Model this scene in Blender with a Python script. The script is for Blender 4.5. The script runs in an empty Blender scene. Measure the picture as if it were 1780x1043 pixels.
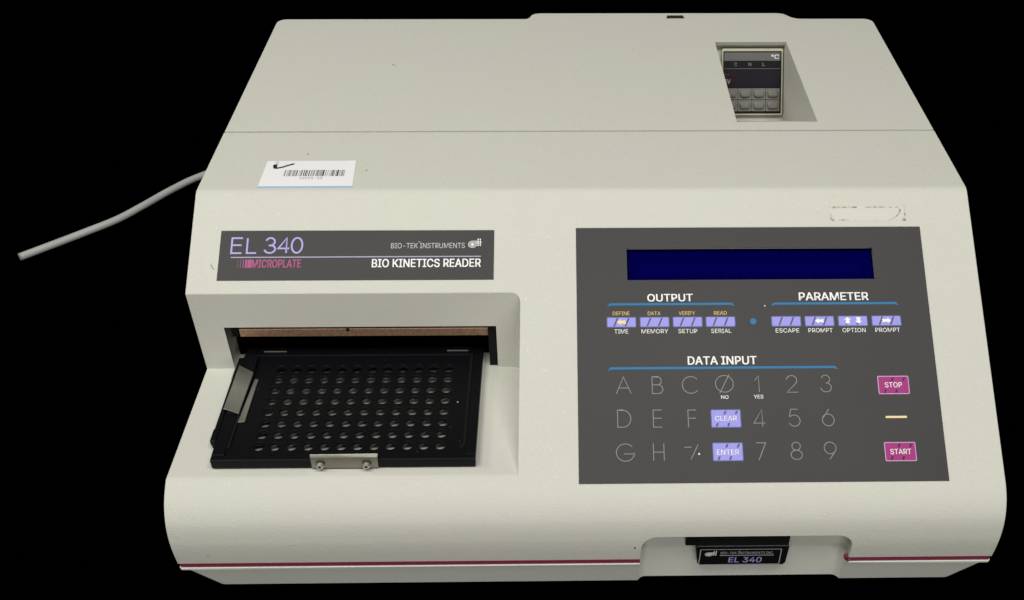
import bpy, bmesh, math, random, os
from mathutils import Vector, Matrix, noise
from mathutils.geometry import interpolate_bezier, tessellate_polygon
random.seed(7)
MM = 0.001
C = bpy.context.scene.collection
S = bpy.context.scene

# ------------------------------------------------------------------ camera
cam_d = bpy.data.cameras.new('camera')
cam = bpy.data.objects.new('camera', cam_d); C.objects.link(cam)
rt = Vector((0.9998443, -0.0165999, 0.0059790))
up = Vector((0.0061010, 0.6432444, 0.7656367))
fw = Vector((0.0165555, 0.7654809, -0.6432456))
M = Matrix.Identity(4)
for i in range(3):
    M[i][0] = rt[i]; M[i][1] = up[i]; M[i][2] = -fw[i]
M.translation = Vector((-16.31, -368.0, 508.165)) * MM
cam.matrix_world = M
cam_d.sensor_width = 36.0
cam_d.lens = 1834.34 / 1780 * 36
cam_d.shift_x = -108.40 / 1780
cam_d.shift_y = 59.69 / 1780
cam_d.clip_start = 0.01; cam_d.clip_end = 50
S.camera = cam

# ------------------------------------------------------------------ world, lamps, exposure
w = bpy.data.worlds.new('World'); S.world = w; w.use_nodes = True
w.node_tree.nodes['Background'].inputs[0].default_value = (0, 0, 0, 1)
w.node_tree.nodes['Background'].inputs[1].default_value = 0.0
S.view_settings.view_transform = 'Standard'
S.view_settings.look = 'None'
S.view_settings.exposure = 0.0
S.view_settings.gamma = 1.0
S.view_settings.use_curve_mapping = False

def lamp(name, loc, target, sx, sy, power, col):
    d = bpy.data.lights.new(name, 'AREA'); d.shape = 'RECTANGLE'; d.size = sx; d.size_y = sy
    d.energy = power; d.color = col
    o = bpy.data.objects.new(name, d); C.objects.link(o); o.location = loc
    o.rotation_euler = (Vector(target) - Vector(loc)).to_track_quat('-Z', 'Y').to_euler()
    return o
TGT = (0, 0.2, 0.1)
lamp('ceiling_or_fill_lamp', (-0.62, -0.38, 1.65), TGT, 0.9, 0.5, 14.8, (1.0, 0.985, 0.94))
lamp('ceiling_or_fill_lamp', (0.42, -0.42, 1.70), TGT, 0.9, 0.5, 14.8, (1.0, 0.985, 0.945))
lamp('ceiling_or_fill_lamp', (-1.75, 0.25, 1.60), TGT, 0.9, 0.5, 9.0, (1.0, 0.98, 0.95))  # added fill lamp on the left, brightens the right wall of the controller well
lamp('room_bounce_lamp', (0.1, -2.0, 0.30), (0, 0.0, 0.03), 2.6, 0.55, 18.5, (1.0, 0.985, 0.95))

# ------------------------------------------------------------------ materials
def mat(name, base, rough=0.5, metal=0.0, spec=0.5, emit=None, emit_s=0.0):
    m = bpy.data.materials.new(name); m.use_nodes = True
    b = m.node_tree.nodes['Principled BSDF']
    b.inputs['Base Color'].default_value = (*base, 1)
    b.inputs['Roughness'].default_value = rough
    b.inputs['Metallic'].default_value = metal
    b.inputs['Specular IOR Level'].default_value = spec
    if emit:
        b.inputs['Emission Color'].default_value = (*emit, 1); b.inputs['Emission Strength'].default_value = emit_s
    return m
def nd(m, t, **k):
    n = m.node_tree.nodes.new(t)
    for a, v in k.items():
        if a in n.inputs: n.inputs[a].default_value = v
        else: setattr(n, a, v)
    return n
def ln(m, a, ao, b, bi): m.node_tree.links.new(a.outputs[ao], b.inputs[bi])
def grain(m, scale, dist, var=0.0, base=None, rvar=0.0, scale2=9.0, strength=1.0, tint=-0.8):
    """fine moulded grain as bump, faint tint variation"""
    b = m.node_tree.nodes['Principled BSDF']
    tc = nd(m, 'ShaderNodeTexCoord')
    n = nd(m, 'ShaderNodeTexNoise', Scale=scale, Detail=3.0, Roughness=0.6)
    ln(m, tc, 'Object', n, 'Vector')
    bp = nd(m, 'ShaderNodeBump', Strength=strength, Distance=dist)
    ln(m, n, 'Fac', bp, 'Height'); ln(m, bp, 'Normal', b, 'Normal')
    if var:
        n2 = nd(m, 'ShaderNodeTexNoise', Scale=scale2, Detail=4.0, Roughness=0.6)
        ln(m, tc, 'Object', n2, 'Vector')
        mp = nd(m, 'ShaderNodeMapRange'); ln(m, n2, 'Fac', mp, 'Value')
        mp.inputs['From Min'].default_value = 0.3; mp.inputs['From Max'].default_value = 0.7
        mx = nd(m, 'ShaderNodeMix', data_type='RGBA'); ln(m, mp, 'Result', mx, 'Factor')
        c = base
        mx.inputs['A'].default_value = (c[0]*(1+var*tint), c[1]*(1-var), c[2]*(1+var*tint), 1)
        mx.inputs['B'].default_value = (c[0]*(1-var*tint*0.7), c[1]*(1+var), c[2]*(1-var*tint*0.7), 1)
        ln(m, mx, 'Result', b, 'Base Color')
    if rvar:
        mr = nd(m, 'ShaderNodeMapRange'); ln(m, n, 'Fac', mr, 'Value')
        r0 = b.inputs['Roughness'].default_value
        mr.inputs['To Min'].default_value = r0 - rvar; mr.inputs['To Max'].default_value = r0 + rvar
        ln(m, mr, 'Result', b, 'Roughness')
    return m

CREAM = (0.592, 0.590, 0.524)
m_body = grain(mat('cream_plastic', CREAM, 0.64, spec=0.15), 1350, 0.0006, 0.015, CREAM, 0.0, strength=0.55, scale2=14, tint=1.0)
_b = m_body.node_tree.nodes['Principled BSDF']                      # moulded grain: a few grains are glossier than the rest
_tc = nd(m_body, 'ShaderNodeTexCoord'); _n = nd(m_body, 'ShaderNodeTexNoise', Scale=620, Detail=1.0); ln(m_body, _tc, 'Object', _n, 'Vector')
for _o, _a, _c in (('Roughness', 0.64, 0.26), ('Specular IOR Level', 0.15, 0.75)):
    _m = nd(m_body, 'ShaderNodeMapRange'); ln(m_body, _n, 'Fac', _m, 'Value')
    _m.inputs['From Min'].default_value = 0.66; _m.inputs['From Max'].default_value = 0.74; _m.inputs['To Min'].default_value = _a; _m.inputs['To Max'].default_value = _c
    ln(m_body, _m, 'Result', _b, _o)
BASEC = (0.65, 0.655, 0.595)
m_base = grain(mat('base_plastic', BASEC, 0.5, spec=0.4), 900, 0.0003, 0.02, BASEC, strength=0.5)
m_stripe = mat('burgundy', (0.17, 0.012, 0.045), 0.5)
PAN = (0.043, 0.0415, 0.0405)
m_panel = grain(mat('charcoal_film', PAN, 0.5, spec=0.22), 1600, 0.00012, 0.05, PAN, scale2=14, strength=0.4)
m_lilac = mat('lilac_ink', (0.32, 0.305, 0.76), 0.5, spec=0.2)
m_lilac_txt = mat('lilac_print', (0.41, 0.36, 0.72), 0.5, spec=0.2)
m_kedge = mat('key_edge_blue', (0.055, 0.075, 0.25), 0.45)
m_slash = mat('key_slash', (0.03, 0.022, 0.10), 0.45)
m_mag = mat('magenta_ink', (0.34, 0.03, 0.19), 0.5, spec=0.2)
m_mag2 = mat('magenta_print', (0.36, 0.045, 0.18), 0.5)
m_mag3 = mat('magenta_print_dim', (0.17, 0.05, 0.105), 0.5)
m_medge = mat('key_edge_pink', (0.50, 0.30, 0.50), 0.45)
m_mslash = mat('key_slash_plum', (0.055, 0.014, 0.06), 0.5, spec=0.2)
m_white = mat('white_ink', (0.82, 0.82, 0.80), 0.5)
m_grey_ink = mat('grey_ink', (0.25, 0.25, 0.25), 0.5, spec=0.2)
m_pale_ink = mat('pale_ink', (0.50, 0.50, 0.50), 0.5)
m_line = mat('lavender_ink', (0.36, 0.33, 0.46), 0.5)
m_blue = mat('blue_ink', (0.02, 0.17, 0.37), 0.5, spec=0.2)
m_yellow = mat('yellow_ink', (0.72, 0.52, 0.14), 0.5)
m_yellow2 = mat('pale_yellow_ink', (0.80, 0.62, 0.30), 0.5)
m_black = grain(mat('black_anodised', (0.0032, 0.0034, 0.0046), 0.45, spec=0.13), 1500, 0.00008, strength=0.4)
m_blackin = mat('black_interior', (0.006, 0.006, 0.006), 0.7, spec=0.15)
m_tag = grain(mat('black_gloss_plastic', (0.008, 0.0075, 0.008), 0.28, spec=0.5), 700, 0.00008, strength=0.3)
m_steel = grain(mat('brushed_steel', (0.52, 0.50, 0.46), 0.38, 1.0), 500, 0.0001, 0.12, (0.52, 0.50, 0.46), 0.08, 60, 0.4)
m_steel3 = grain(mat('dull_steel', (0.30, 0.285, 0.245), 0.42, 1.0), 500, 0.0001, 0.15, (0.30, 0.285, 0.245), 0.08, 60, 0.4)
m_steel2 = mat('bright_steel', (0.62, 0.60, 0.56), 0.35, 0.8)
m_sock = mat('dark_socket', (0.02, 0.02, 0.02), 0.5, 0.5)
m_paper = grain(mat('label_paper', (0.84, 0.84, 0.84), 0.45, spec=0.4), 300, 0.00005, 0.02, (0.84, 0.84, 0.84), scale2=30)
m_paperblue = mat('label_blue_edge', (0.32, 0.48, 0.75), 0.5)
m_ink = mat('black_ink', (0.02, 0.02, 0.022), 0.5)
m_ink2 = mat('faded_ink', (0.35, 0.35, 0.36), 0.5)
m_smear = mat('ink_smear', (0.62, 0.61, 0.62), 0.5)
m_scuff = mat('scuff_mark', (0.09, 0.08, 0.07), 0.7)
m_scuff2 = mat('pale_scuff', (0.40, 0.38, 0.33), 0.7)
m_cable = grain(mat('grey_cable', (0.41, 0.405, 0.395), 0.5, spec=0.4), 400, 0.0001, 0.06, (0.41, 0.405, 0.395), scale2=40)
m_cham = mat('controller_cream', (0.50, 0.48, 0.37), 0.5, spec=0.2)
m_cgrey = mat('controller_grey', (0.13, 0.13, 0.13), 0.5, spec=0.2)
m_cdark = mat('controller_dark', (0.006, 0.005, 0.008), 0.4, spec=0.15)
m_cwin = mat('controller_window', (0.013, 0.010, 0.017), 0.35, spec=0.15)
m_cred = mat('red_led_window', (0.022, 0.007, 0.010), 0.35, spec=0.15)
m_cred2 = mat('red_led', (0.18, 0.012, 0.012), 0.3)
m_cbtn = mat('grey_rubber_button', (0.175, 0.17, 0.15), 0.36)
m_cbtn2 = mat('button_print', (0.17, 0.165, 0.15), 0.5)
m_table = mat('pure_black', (0, 0, 0), 1.0, spec=0.0)

# copper coloured bar with grain and tarnish
m_copper = mat('copper_bar', (0.42, 0.22, 0.13), 0.4, 0.5)
b_ = m_copper.node_tree.nodes['Principled BSDF']
tc = nd(m_copper, 'ShaderNodeTexCoord'); mpg = nd(m_copper, 'ShaderNodeMapping')
mpg.inputs['Scale'].default_value = (170, 190, 190)
ln(m_copper, tc, 'Object', mpg, 'Vector')
nz = nd(m_copper, 'ShaderNodeTexNoise', Scale=3.0, Detail=5.0, Roughness=0.7); ln(m_copper, mpg, 'Vector', nz, 'Vector')
cr = nd(m_copper, 'ShaderNodeValToRGB'); ln(m_copper, nz, 'Fac', cr, 'Fac')
cr.color_ramp.elements[0].position = 0.32; cr.color_ramp.elements[0].color = (0.36, 0.20, 0.125, 1)
cr.color_ramp.elements[1].position = 0.68; cr.color_ramp.elements[1].color = (0.66, 0.41, 0.27, 1)
ln(m_copper, cr, 'Color', b_, 'Base Color')
bmp = nd(m_copper, 'ShaderNodeBump', Strength=0.5, Distance=0.0003); ln(m_copper, nz, 'Fac', bmp, 'Height'); ln(m_copper, bmp, 'Normal', b_, 'Normal')

# blue LCD glass with faint character cells
m_lcd = mat('blue_lcd', (0.0008, 0.0003, 0.055), 0.35, spec=0.0)

# ------------------------------------------------------------------ mesh helpers (all in millimetres)
class MB:
    def __init__(s): s.bm = bmesh.new(); s.mats = []
    def mi(s, m):
        if m not in s.mats: s.mats.append(m)
        return s.mats.index(m)
    def face(s, pts, m, smooth=False):
        f = s.bm.faces.new([s.bm.verts.new(p) for p in pts]); f.material_index = s.mi(m); f.smooth = smooth; return f
    def merge(s, bm2, m, T=None, smooth=False):
        i = s.mi(m); vm = {}
        for v in bm2.verts: vm[v] = s.bm.verts.new(T @ v.co if isinstance(T, Matrix) else (T(v.co) if T else v.co))
        for f in bm2.faces:
            try:
                g = s.bm.faces.new([vm[v] for v in f.verts]); g.material_index = i; g.smooth = smooth
            except ValueError: pass
        bm2.free(); return s
    def box(s, x0, x1, y0, y1, z0, z1, m, bev=0.0, seg=2, T=None):
        b = bmesh.new(); bmesh.ops.create_cube(b, size=1)
        for v in b.verts:
            v.co = Vector(((x0+x1)/2 + v.co.x*(x1-x0), (y0+y1)/2 + v.co.y*(y1-y0), (z0+z1)/2 + v.co.z*(z1-z0)))
        if bev: bmesh.ops.bevel(b, geom=b.edges[:], offset=bev, segments=seg, profile=0.5, affect='EDGES')
        return s.merge(b, m, T)
    def poly(s, pts2, h0, h1, m, T=None, bev=0.0):
        """2-D outline extruded from h0 to h1 along local z"""
        b = bmesh.new()
        lo = [b.verts.new((x, y, h0)) for x, y in pts2]; hi = [b.verts.new((x, y, h1)) for x, y in pts2]
        n = len(pts2)
        b.faces.new(list(reversed(lo))); top = b.faces.new(hi)
        for i in range(n): b.faces.new((lo[i], lo[(i+1) % n], hi[(i+1) % n], hi[i]))
        bmesh.ops.recalc_face_normals(b, faces=b.faces[:])
        if bev: bmesh.ops.bevel(b, geom=list(top.edges), offset=bev, segments=2, profile=0.5, affect='EDGES')
        return s.merge(b, m, T)
    def cyl(s, c, axis, r, h, m, seg=24, r2=None, T=None, smooth=False):
        b = bmesh.new(); bmesh.ops.create_cone(b, cap_ends=True, segments=seg, radius1=r, radius2=r if r2 is None else r2, depth=h)
        R = Vector((0, 0, 1)).rotation_difference(Vector(axis)).to_matrix().to_4x4()
        for v in b.verts: v.co = R @ v.co + Vector(c)
        return s.merge(b, m, T, smooth)
    def tube(s, pts, r, m, seg=10):
        rings = []; pts = [Vector(p) for p in pts]
        for i, p in enumerate(pts):
            t = (pts[min(i+1, len(pts)-1)] - pts[max(i-1, 0)]).normalized()
            a = t.cross(Vector((0, 0, 1)));  a = a.normalized() if a.length > 1e-4 else Vector((1, 0, 0)); b = a.cross(t)
            rings.append([s.bm.verts.new(p + r*(a*math.cos(2*math.pi*k/seg) + b*math.sin(2*math.pi*k/seg))) for k in range(seg)])
        mi = s.mi(m)
        for i in range(len(rings)-1):
            for k in range(seg):
                f = s.bm.faces.new((rings[i][k], rings[i][(k+1) % seg], rings[i+1][(k+1) % seg], rings[i+1][k])); f.material_index = mi; f.smooth = True
        for rg in (rings[0], rings[-1]): s.bm.faces.new(rg).material_index = mi
        return s
    def build(s, name, parent=None):
        bmesh.ops.recalc_face_normals(s.bm, faces=s.bm.faces[:]) if False else None
        me = bpy.data.meshes.new(name)
        for v in s.bm.verts: v.co *= MM
        s.bm.to_mesh(me); s.bm.free()
        for m in s.mats: me.materials.append(m)
        o = bpy.data.objects.new(name, me); C.objects.link(o)
        if parent: o.parent = parent
        return o

# fonts: Blender's own bundled sans; the built-in font if it is not there
FONT = None
try:
    FONT = bpy.data.fonts.load(os.path.join(bpy.utils.system_resource('DATAFILES'), 'fonts', 'Inter.woff2'))
except Exception:
    FONT = None
def text_bm(body, bold=0.0):
    """outlines of the lettering, each outer contour filled on its own (variable fonts overlap their contours)"""
    cu = bpy.data.curves.new('lettering', 'FONT'); cu.body = body; cu.size = 1.0
    if FONT: cu.font = FONT
    o = bpy.data.objects.new('lettering', cu); C.objects.link(o)
    dg = bpy.context.evaluated_depsgraph_get(); dg.update()
    cc = o.evaluated_get(dg).to_curve(dg)
    cont = []
    for sp in cc.splines:
        bp = sp.bezier_points; n = len(bp); poly = []
        for i in range(n):
            a, c = bp[i], bp[(i+1) % n]
            straight = (a.handle_right-a.co).cross(c.co-a.co).length < 1e-6 and (c.handle_left-c.co).cross(c.co-a.co).length < 1e-6
            kk = 1 if straight else 6
            poly += list(interpolate_bezier(a.co, a.handle_right, c.handle_left, c.co, kk+1))[:-1]
        P = []
        for p in poly:
            if not P or (Vector(p[:2])-P[-1]).length > 1e-5: P.append(Vector(p[:2]))
        if len(P) > 2 and (P[0]-P[-1]).length < 1e-5: P.pop()
        if len(P) > 2: cont.append(P)
    area = lambda P: 0.5*sum(P[i].x*P[(i+1) % len(P)].y - P[(i+1) % len(P)].x*P[i].y for i in range(len(P)))
    A = [area(P) for P in cont]; sg = 1 if max(A, key=abs) > 0 else -1
    def inside(q, P):
        r = False
        for i in range(len(P)):
            a, c = P[i], P[i-1]
            if (a.y > q.y) != (c.y > q.y) and q.x < (c.x-a.x)*(q.y-a.y)/(c.y-a.y)+a.x: r = not r
        return r
    b = bmesh.new(); lev = 0
    outs = [k for k in range(len(cont)) if A[k]*sg > 0]; holes = [k for k in range(len(cont)) if A[k]*sg <= 0]
    own = {k: [] for k in outs}
    for h in holes:
        c = [k for k in outs if sum(inside(q, cont[k]) for q in cont[h]) > len(cont[h])*0.9]
        if c: own[min(c, key=lambda k: abs(A[k]))].append(h)
    for k in outs:
        loops = [[p.to_3d() for p in cont[k]]] + [[p.to_3d() for p in cont[h]] for h in own[k]]
        flat = [p for l in loops for p in l]; z = 0.03*(lev % 3); lev += 1
        vs = [b.verts.new((p.x, p.y, z)) for p in flat]
        for t in tessellate_polygon(loops):
            try: b.faces.new([vs[q] for q in t])
            except ValueError: pass
    bpy.data.objects.remove(o); bpy.data.curves.remove(cu)
    return b
def put_text(mb, body, u0, u1, s0, s1, n, m, F, bold=0.0):
    if bold > 0:
        d = bold*(s1-s0)*1.3
        for i, (a, c) in enumerate(((-d, -d*.6), (d, -d*.6), (d, d*.6), (-d, d*.6), (0, 0))): put_text1(mb, body, u0+d+a, u1-d+a, s0+d*.6+c, s1-d*.6+c, n+i*0.013, m, F)
    else: put_text1(mb, body, u0, u1, s0, s1, n, m, F)
def put_text1(mb, body, u0, u1, s0, s1, n, m, F, bold=0.0):
    """letters fitted to the box u0..u1, s0 (top)..s1 (bottom) of a surface frame F(u, s, n)"""
    b = text_bm(body, bold)
    xs = [v.co.x for v in b.verts]; ys = [v.co.y for v in b.verts]
    x0, x1, y0, y1 = min(xs), max(xs), min(ys), max(ys)
    mb.merge(b, m, lambda c: F(u0 + (c.x-x0)/(x1-x0)*(u1-u0), s1 - (c.y-y0)/(y1-y0)*(s1-s0), n + c.z))
RIB = [0]
def ribbon(mb, pts, wd, n, m, F):
    """a printed stroke of constant width along a polyline (u, s), with round-ish joins"""
    RIB[0] += 1; n += 0.022*(RIB[0] % 4)
    P = [Vector(p) for p in pts]; closed = (P[0]-P[-1]).length < 1e-6
    L = []; Rr = []
    for i, p in enumerate(P):
        a = P[i-1] if i > 0 else (P[-2] if closed else None)
        c = P[i+1] if i < len(P)-1 else (P[1] if closed else None)
        d1 = (p-a).normalized() if a is not None else None; d2 = (c-p).normalized() if c is not None else None
        if d1 is None: d1 = d2
        if d2 is None: d2 = d1
        n1 = Vector((-d1.y, d1.x)); n2 = Vector((-d2.y, d2.x)); k = n1+n2
        if k.length < 0.2: k = n1
        else: k = k / max(0.45, k.length_squared/2) if k.length_squared/2 < 0.45*2 else k*2/k.length_squared
        L.append(p + k*wd/2); Rr.append(p - k*wd/2)
    for i in range(len(P)-1):
        mb.face([F(L[i].x, L[i].y, n), F(Rr[i].x, Rr[i].y, n), F(Rr[i+1].x, Rr[i+1].y, n), F(L[i+1].x, L[i+1].y, n)], m)
def quad(mb, u0, u1, s0, s1, n, m, F, sk=0.0):
    mb.face([F(u0-sk, s1, n), F(u1-sk, s1, n), F(u1+sk, s0, n), F(u0+sk, s0, n)], m)
def disc(mb, u, s, r, n, m, F, k=20):
    mb.face([F(u + r*math.cos(2*math.pi*i/k), s - r*math.sin(2*math.pi*i/k), n) for i in range(k)], m)
def rrect(x0, x1, y0, y1, r, k=4):
    out = []
    for cx, cy, a0 in ((x1-r, y1-r, 0), (x0+r, y1-r, 90), (x0+r, y0+r, 180), (x1-r, y0+r, 270)):
        for i in range(k+1):
            a = math.radians(a0 + 90*i/k); out.append((cx + r*math.cos(a), cy + r*math.sin(a)))
    return out
def arc(cx, cy, rx, ry, a0, a1, k=14):
    return [(cx + rx*math.cos(math.radians(a0+(a1-a0)*i/k)), cy + ry*math.sin(math.radians(a0+(a1-a0)*i/k))) for i in range(k+1)]

# ------------------------------------------------------------------ the machine's geometry
W2 = 227.5; H = 173.1; YK = 163.4; TH = math.radians(32.63); ct, st = math.cos(TH), math.sin(TH)
YN = 0.5; ZS = 81.5; YR = 109.5; YSEAM = 232.2; YB = 406.0
def FS(u, s, n): return Vector((u, YK - s*ct - n*st, H - s*st + n*ct))     # sloped face
def FT(u, s, n): return Vector((u, -s, H + n))                              # top face, s = -y
def fillet(p, a, b, r, k):
    """arc replacing corner p between directions to a and b"""
    p, a, b = Vector(p), Vector(a), Vector(b); d1 = (a-p).normalized(); d2 = (b-p).normalized()
    ang = d1.angle(d2); t = r/math.tan(ang/2); c = p + (d1+d2).normalized()*(r/math.sin(ang/2))
    s0 = p+d1*t; s1 = p+d2*t; v0 = s0-c; v1 = s1-c; A = v0.angle(v1)
    out = []
    for i in range(k+1):
        f = i/k; out.append(tuple(c + (v0*math.sin((1-f)*A) + v1*math.sin(f*A))/math.sin(A)))
    return out
kink = (YK, H); nose = (YN, H - (YK-YN)*math.tan(TH))
def bez(a, b, c, d, k):
    return [tuple(((1-t)**3)*a[i] + 3*t*(1-t)**2*b[i] + 3*t*t*(1-t)*c[i] + t**3*d[i] for i in (0, 1)) for t in [j/k for j in range(k+1)]]
prof = [(YSEAM, H)] + fillet(kink, (YSEAM, H), nose, 9, 8) + bez((17.0, 79.35), (0.2, 68.6), (-0.05, 50.0), (2.0, 32.6), 26) + [(YSEAM+1.35, 32.6), (YSEAM+1.35, H-0.75), (YSEAM, H-0.75)]
def prism_x(profile, x0, x1):
    b = bmesh.new()
    A = [b.verts.new((x0, y, z)) for y, z in profile]; B = [b.verts.new((x1, y, z)) for y, z in profile]; n = len(profile)
    b.faces.new(A); b.faces.new(list(reversed(B)))
    for i in range(n): b.faces.new((A[i], B[i], B[(i+1) % n], A[(i+1) % n]))
    bmesh.ops.recalc_face_normals(b, faces=b.faces[:])
    return b
def solid(bm, name='tmp'):
    me = bpy.data.meshes.new(name); bm.to_mesh(me); bm.free()
    o = bpy.data.objects.new(name, me); C.objects.link(o); return o
def cut(o, cutters, op='DIFFERENCE'):
    for c in cutters:
        m = o.modifiers.new('b', 'BOOLEAN'); m.operation = op; m.object = c; m.solver = 'EXACT'
        dg = bpy.context.evaluated_depsgraph_get(); dg.update()
        me = bpy.data.meshes.new_from_object(o.evaluated_get(dg)); o.modifiers.clear(); o.data = me
    return o
def boxbm(x0, x1, y0, y1, z0, z1):
    b = bmesh.new(); bmesh.ops.create_cube(b, size=1)
    for v in b.verts: v.co = Vector(((x0+x1)/2 + v.co.x*(x1-x0), (y0+y1)/2 + v.co.y*(y1-y0), (z0+z1)/2 + v.co.z*(z1-z0)))
    return b
def finish(o, name, m, parent, bevels, default=1.0, amin=22):
    """round the edges: bevels(edge midpoint, direction) gives a radius in mm or None for the default"""
    me = o.data; b = bmesh.new(); b.from_mesh(me)
    bmesh.ops.remove_doubles(b, verts=b.verts[:], dist=0.01)
    bmesh.ops.dissolve_degenerate(b, edges=b.edges[:], dist=0.01)
    lay = b.edges.layers.float.new('bevel_weight_edge')
    MAXW = 14.0
    for e in b.edges:
        if len(e.link_faces) == 2:
            ang = math.degrees(e.calc_face_angle(0))
            if ang > amin:
                mid = (e.verts[0].co + e.verts[1].co)/2
                r = bevels(mid, (e.verts[1].co - e.verts[0].co).normalized()); r = default if r is None else r
                e[lay] = r / MAXW
                if r == 0: e.smooth = False
    for f in b.faces: f.smooth = True
    b.to_mesh(me); b.free()
    md = o.modifiers.new('bev', 'BEVEL'); md.limit_method = 'WEIGHT'; md.width = MAXW; md.segments = 4; md.use_clamp_overlap = True
    wn = o.modifiers.new('wn', 'WEIGHTED_NORMAL'); wn.mode = 'FACE_AREA'; wn.weight = 100; wn.keep_sharp = True
    dg = bpy.context.evaluated_depsgraph_get(); dg.update()
    me2 = bpy.data.meshes.new_from_object(o.evaluated_get(dg)); o.modifiers.clear()
    me2.transform(Matrix.Scale(MM, 4)); me2.name = name
    me2.materials.clear(); me2.materials.append(m)
    bpy.data.objects.remove(o)
    n = bpy.data.objects.new(name, me2); C.objects.link(n); n.parent = parent
    return n

# ------------------------------------------------------------------ setting
tb = MB(); tb.box(-1500, 1500, -1500, 2500, -30, -0.2, m_table)
table = tb.build('tabletop'); table['kind'] = 'structure'

# ------------------------------------------------------------------ the machine
root = bpy.data.objects.new('microplate_reader', None); C.objects.link(root)
root.location = (0, 0, 0); root.empty_display_size = 0.05
root['label'] = 'cream plastic laboratory plate reader with charcoal keypad and black plate tray slid out'
root['category'] = 'lab instrument'

# --- cutters
rb = bmesh.new()
xw0, xw1 = -37.8, -36.6      # right wall of the recess, slightly drafted
pts = [(-260, -60), (xw0, -60)] + [(xw0 - 5 + 5*math.cos(a), YR - 5 + 5*math.sin(a)) for a in [math.pi/2*i/5 for i in range(6)]] + [(-260, YR)]
lo = [rb.verts.new((x, y, ZS)) for x, y in pts]; hi = [rb.verts.new((x + (2.4 if x > -100 else 0), y, 260)) for x, y in pts]
rb.faces.new(list(reversed(lo))); rb.faces.new(hi)
for i in range(len(pts)): j = (i+1) % len(pts); rb.faces.new((lo[i], lo[j], hi[j], hi[i]))
bmesh.ops.recalc_face_normals(rb, faces=rb.faces[:])
c_recess = solid(rb)
c_slot = solid(boxbm(-210.7, -52.0, 100, 226, 81.0, 113.6))
nb = bmesh.new()
npts = [(29.0, -8), (29.3, 30)] + [(29.6 + 9 - 9*math.cos(a), 43.5 + 9*math.sin(a)) for a in [math.pi/2*i/8 for i in range(9)]] \
     + [(146.3 - 9 + 9*math.sin(a), 43.5 + 9*math.cos(a)) for a in [math.pi/2*i/8 for i in range(9)]] + [(146.6, 30), (147, -8)]
A = [nb.verts.new((x, -20, z)) for x, z in npts]; B = [nb.verts.new((x, 10.3, z)) for x, z in npts]
nb.faces.new(A); nback = nb.faces.new(list(reversed(B)))
for i in range(len(npts)): j = (i+1) % len(npts); nb.faces.new((A[i], A[j], B[j], B[i]))
bmesh.ops.recalc_face_normals(nb, faces=nb.faces[:])
bmesh.ops.bevel(nb, geom=[e for e in nback.edges if min(v.co.z for v in e.verts) > -7.9 or abs(e.verts[0].co.x-e.verts[1].co.x) < 3], offset=5, segments=5, profile=0.5, affect='EDGES')
c_notch = solid(nb)
LC = (24.3, 167.2, 37.6, 57.2)          # display window on the slope: u0, u1, s0, s1
lb = boxbm(LC[0]-1, LC[1]+1, LC[2]-1, LC[3]+1, -7, 6)
for v in lb.verts: v.co = FS(v.co.x, v.co.y, v.co.z)
bmesh.ops.recalc_face_normals(lb, faces=lb.faces[:])
c_lcd = solid(lb)
CX0, CX1 = 101.6, 154.2
c_well = solid(prism_x([(244.3, H+4), (244.3, H), (340.5, 121.5), (371.2, 167.2), (366.0, H-3), (364.9, H), (364.9, H+4)], CX0, CX1))

# --- front housing
ho = solid(prism_x(prof, -W2, W2))
cut(ho, [c_recess, c_slot, c_notch, c_lcd])
def hb(p, d):
    if p.y > YSEAM-1: return 0.45 if p.z > H-0.5 and p.y < YSEAM+0.5 else 0.0
    if p.z < 33: return 0.5
    if abs(abs(p.x)-W2) < 0.5: return 3.0
    if abs(p.x-(LC[0]+LC[1])/2) < 90 and abs(p.x) > 10 and FS(0, LC[2], -8).z-16 < p.z and p.y > 60 and p.x > 0: return 0.0
    if abs(d.x) > 0.9 and abs(p.y-YR) < 1 and p.z > 120 and p.x < 0: return 3.2           # lip of the recess
    if p.y < 1.5+20 and 28 < p.x < 148 and p.z < 54: return 0.8                          # notch rim
    if p.x < -30 and abs(p.x+37) < 3 and p.z > ZS+2 and abs(d.x) < 0.3 and abs(d.z) > 0.3 and abs(d.y) > 0.3: return 2.4
    if -211 < p.x < -51 and abs(p.y-YR) < 1: return 0.5
    if p.y > YR+2: return 0.0
    if abs(d.x) > 0.9 and abs(p.z-ZS) < 1 and p.y < 40: return 12.0                         # shelf meets the nose
    return 1.4
housing = finish(ho, 'housing', m_body, root, hb)

# --- rear cover (separate shell behind the seam) with its overhanging tongue
xs = W2-0.3
plan = [(-xs, YSEAM+1.5), (xs, YSEAM+1.5)] + [(xs-7+7*math.cos(a), YB-7+7*math.sin(a)) for a in [math.pi/2*i/6 for i in range(7)]] \
     + [(174, YB+0.05), (170, YB+0.4), (166, YB+2.4), (163.2, YB+6.0), (160.6, YB+9.2), (156, YB+10.6), (-28, YB+10.6), (-32, YB+9.6), (-34.3, YB+7), (-35.8, YB+2.6), (-37.6, YB+0.5), (-40, YB+0.05)] \
     + [(-xs+7-7*math.sin(a), YB-7+7*math.cos(a)) for a in [math.pi/2*i/6 for i in range(7)]]
tg = bmesh.new()
A = [tg.verts.new((x, y, H+0.15)) for x, y in plan]; B = [tg.verts.new((x, y, 32.6)) for x, y in plan]
tg.faces.new(A); tg.faces.new(list(reversed(B)))
for i in range(len(plan)): j = (i+1) % len(plan); tg.faces.new((A[i], A[j], B[j], B[i]))
bmesh.ops.recalc_face_normals(tg, faces=tg.faces[:])
rc = solid(tg); cut(rc, [c_well])
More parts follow.
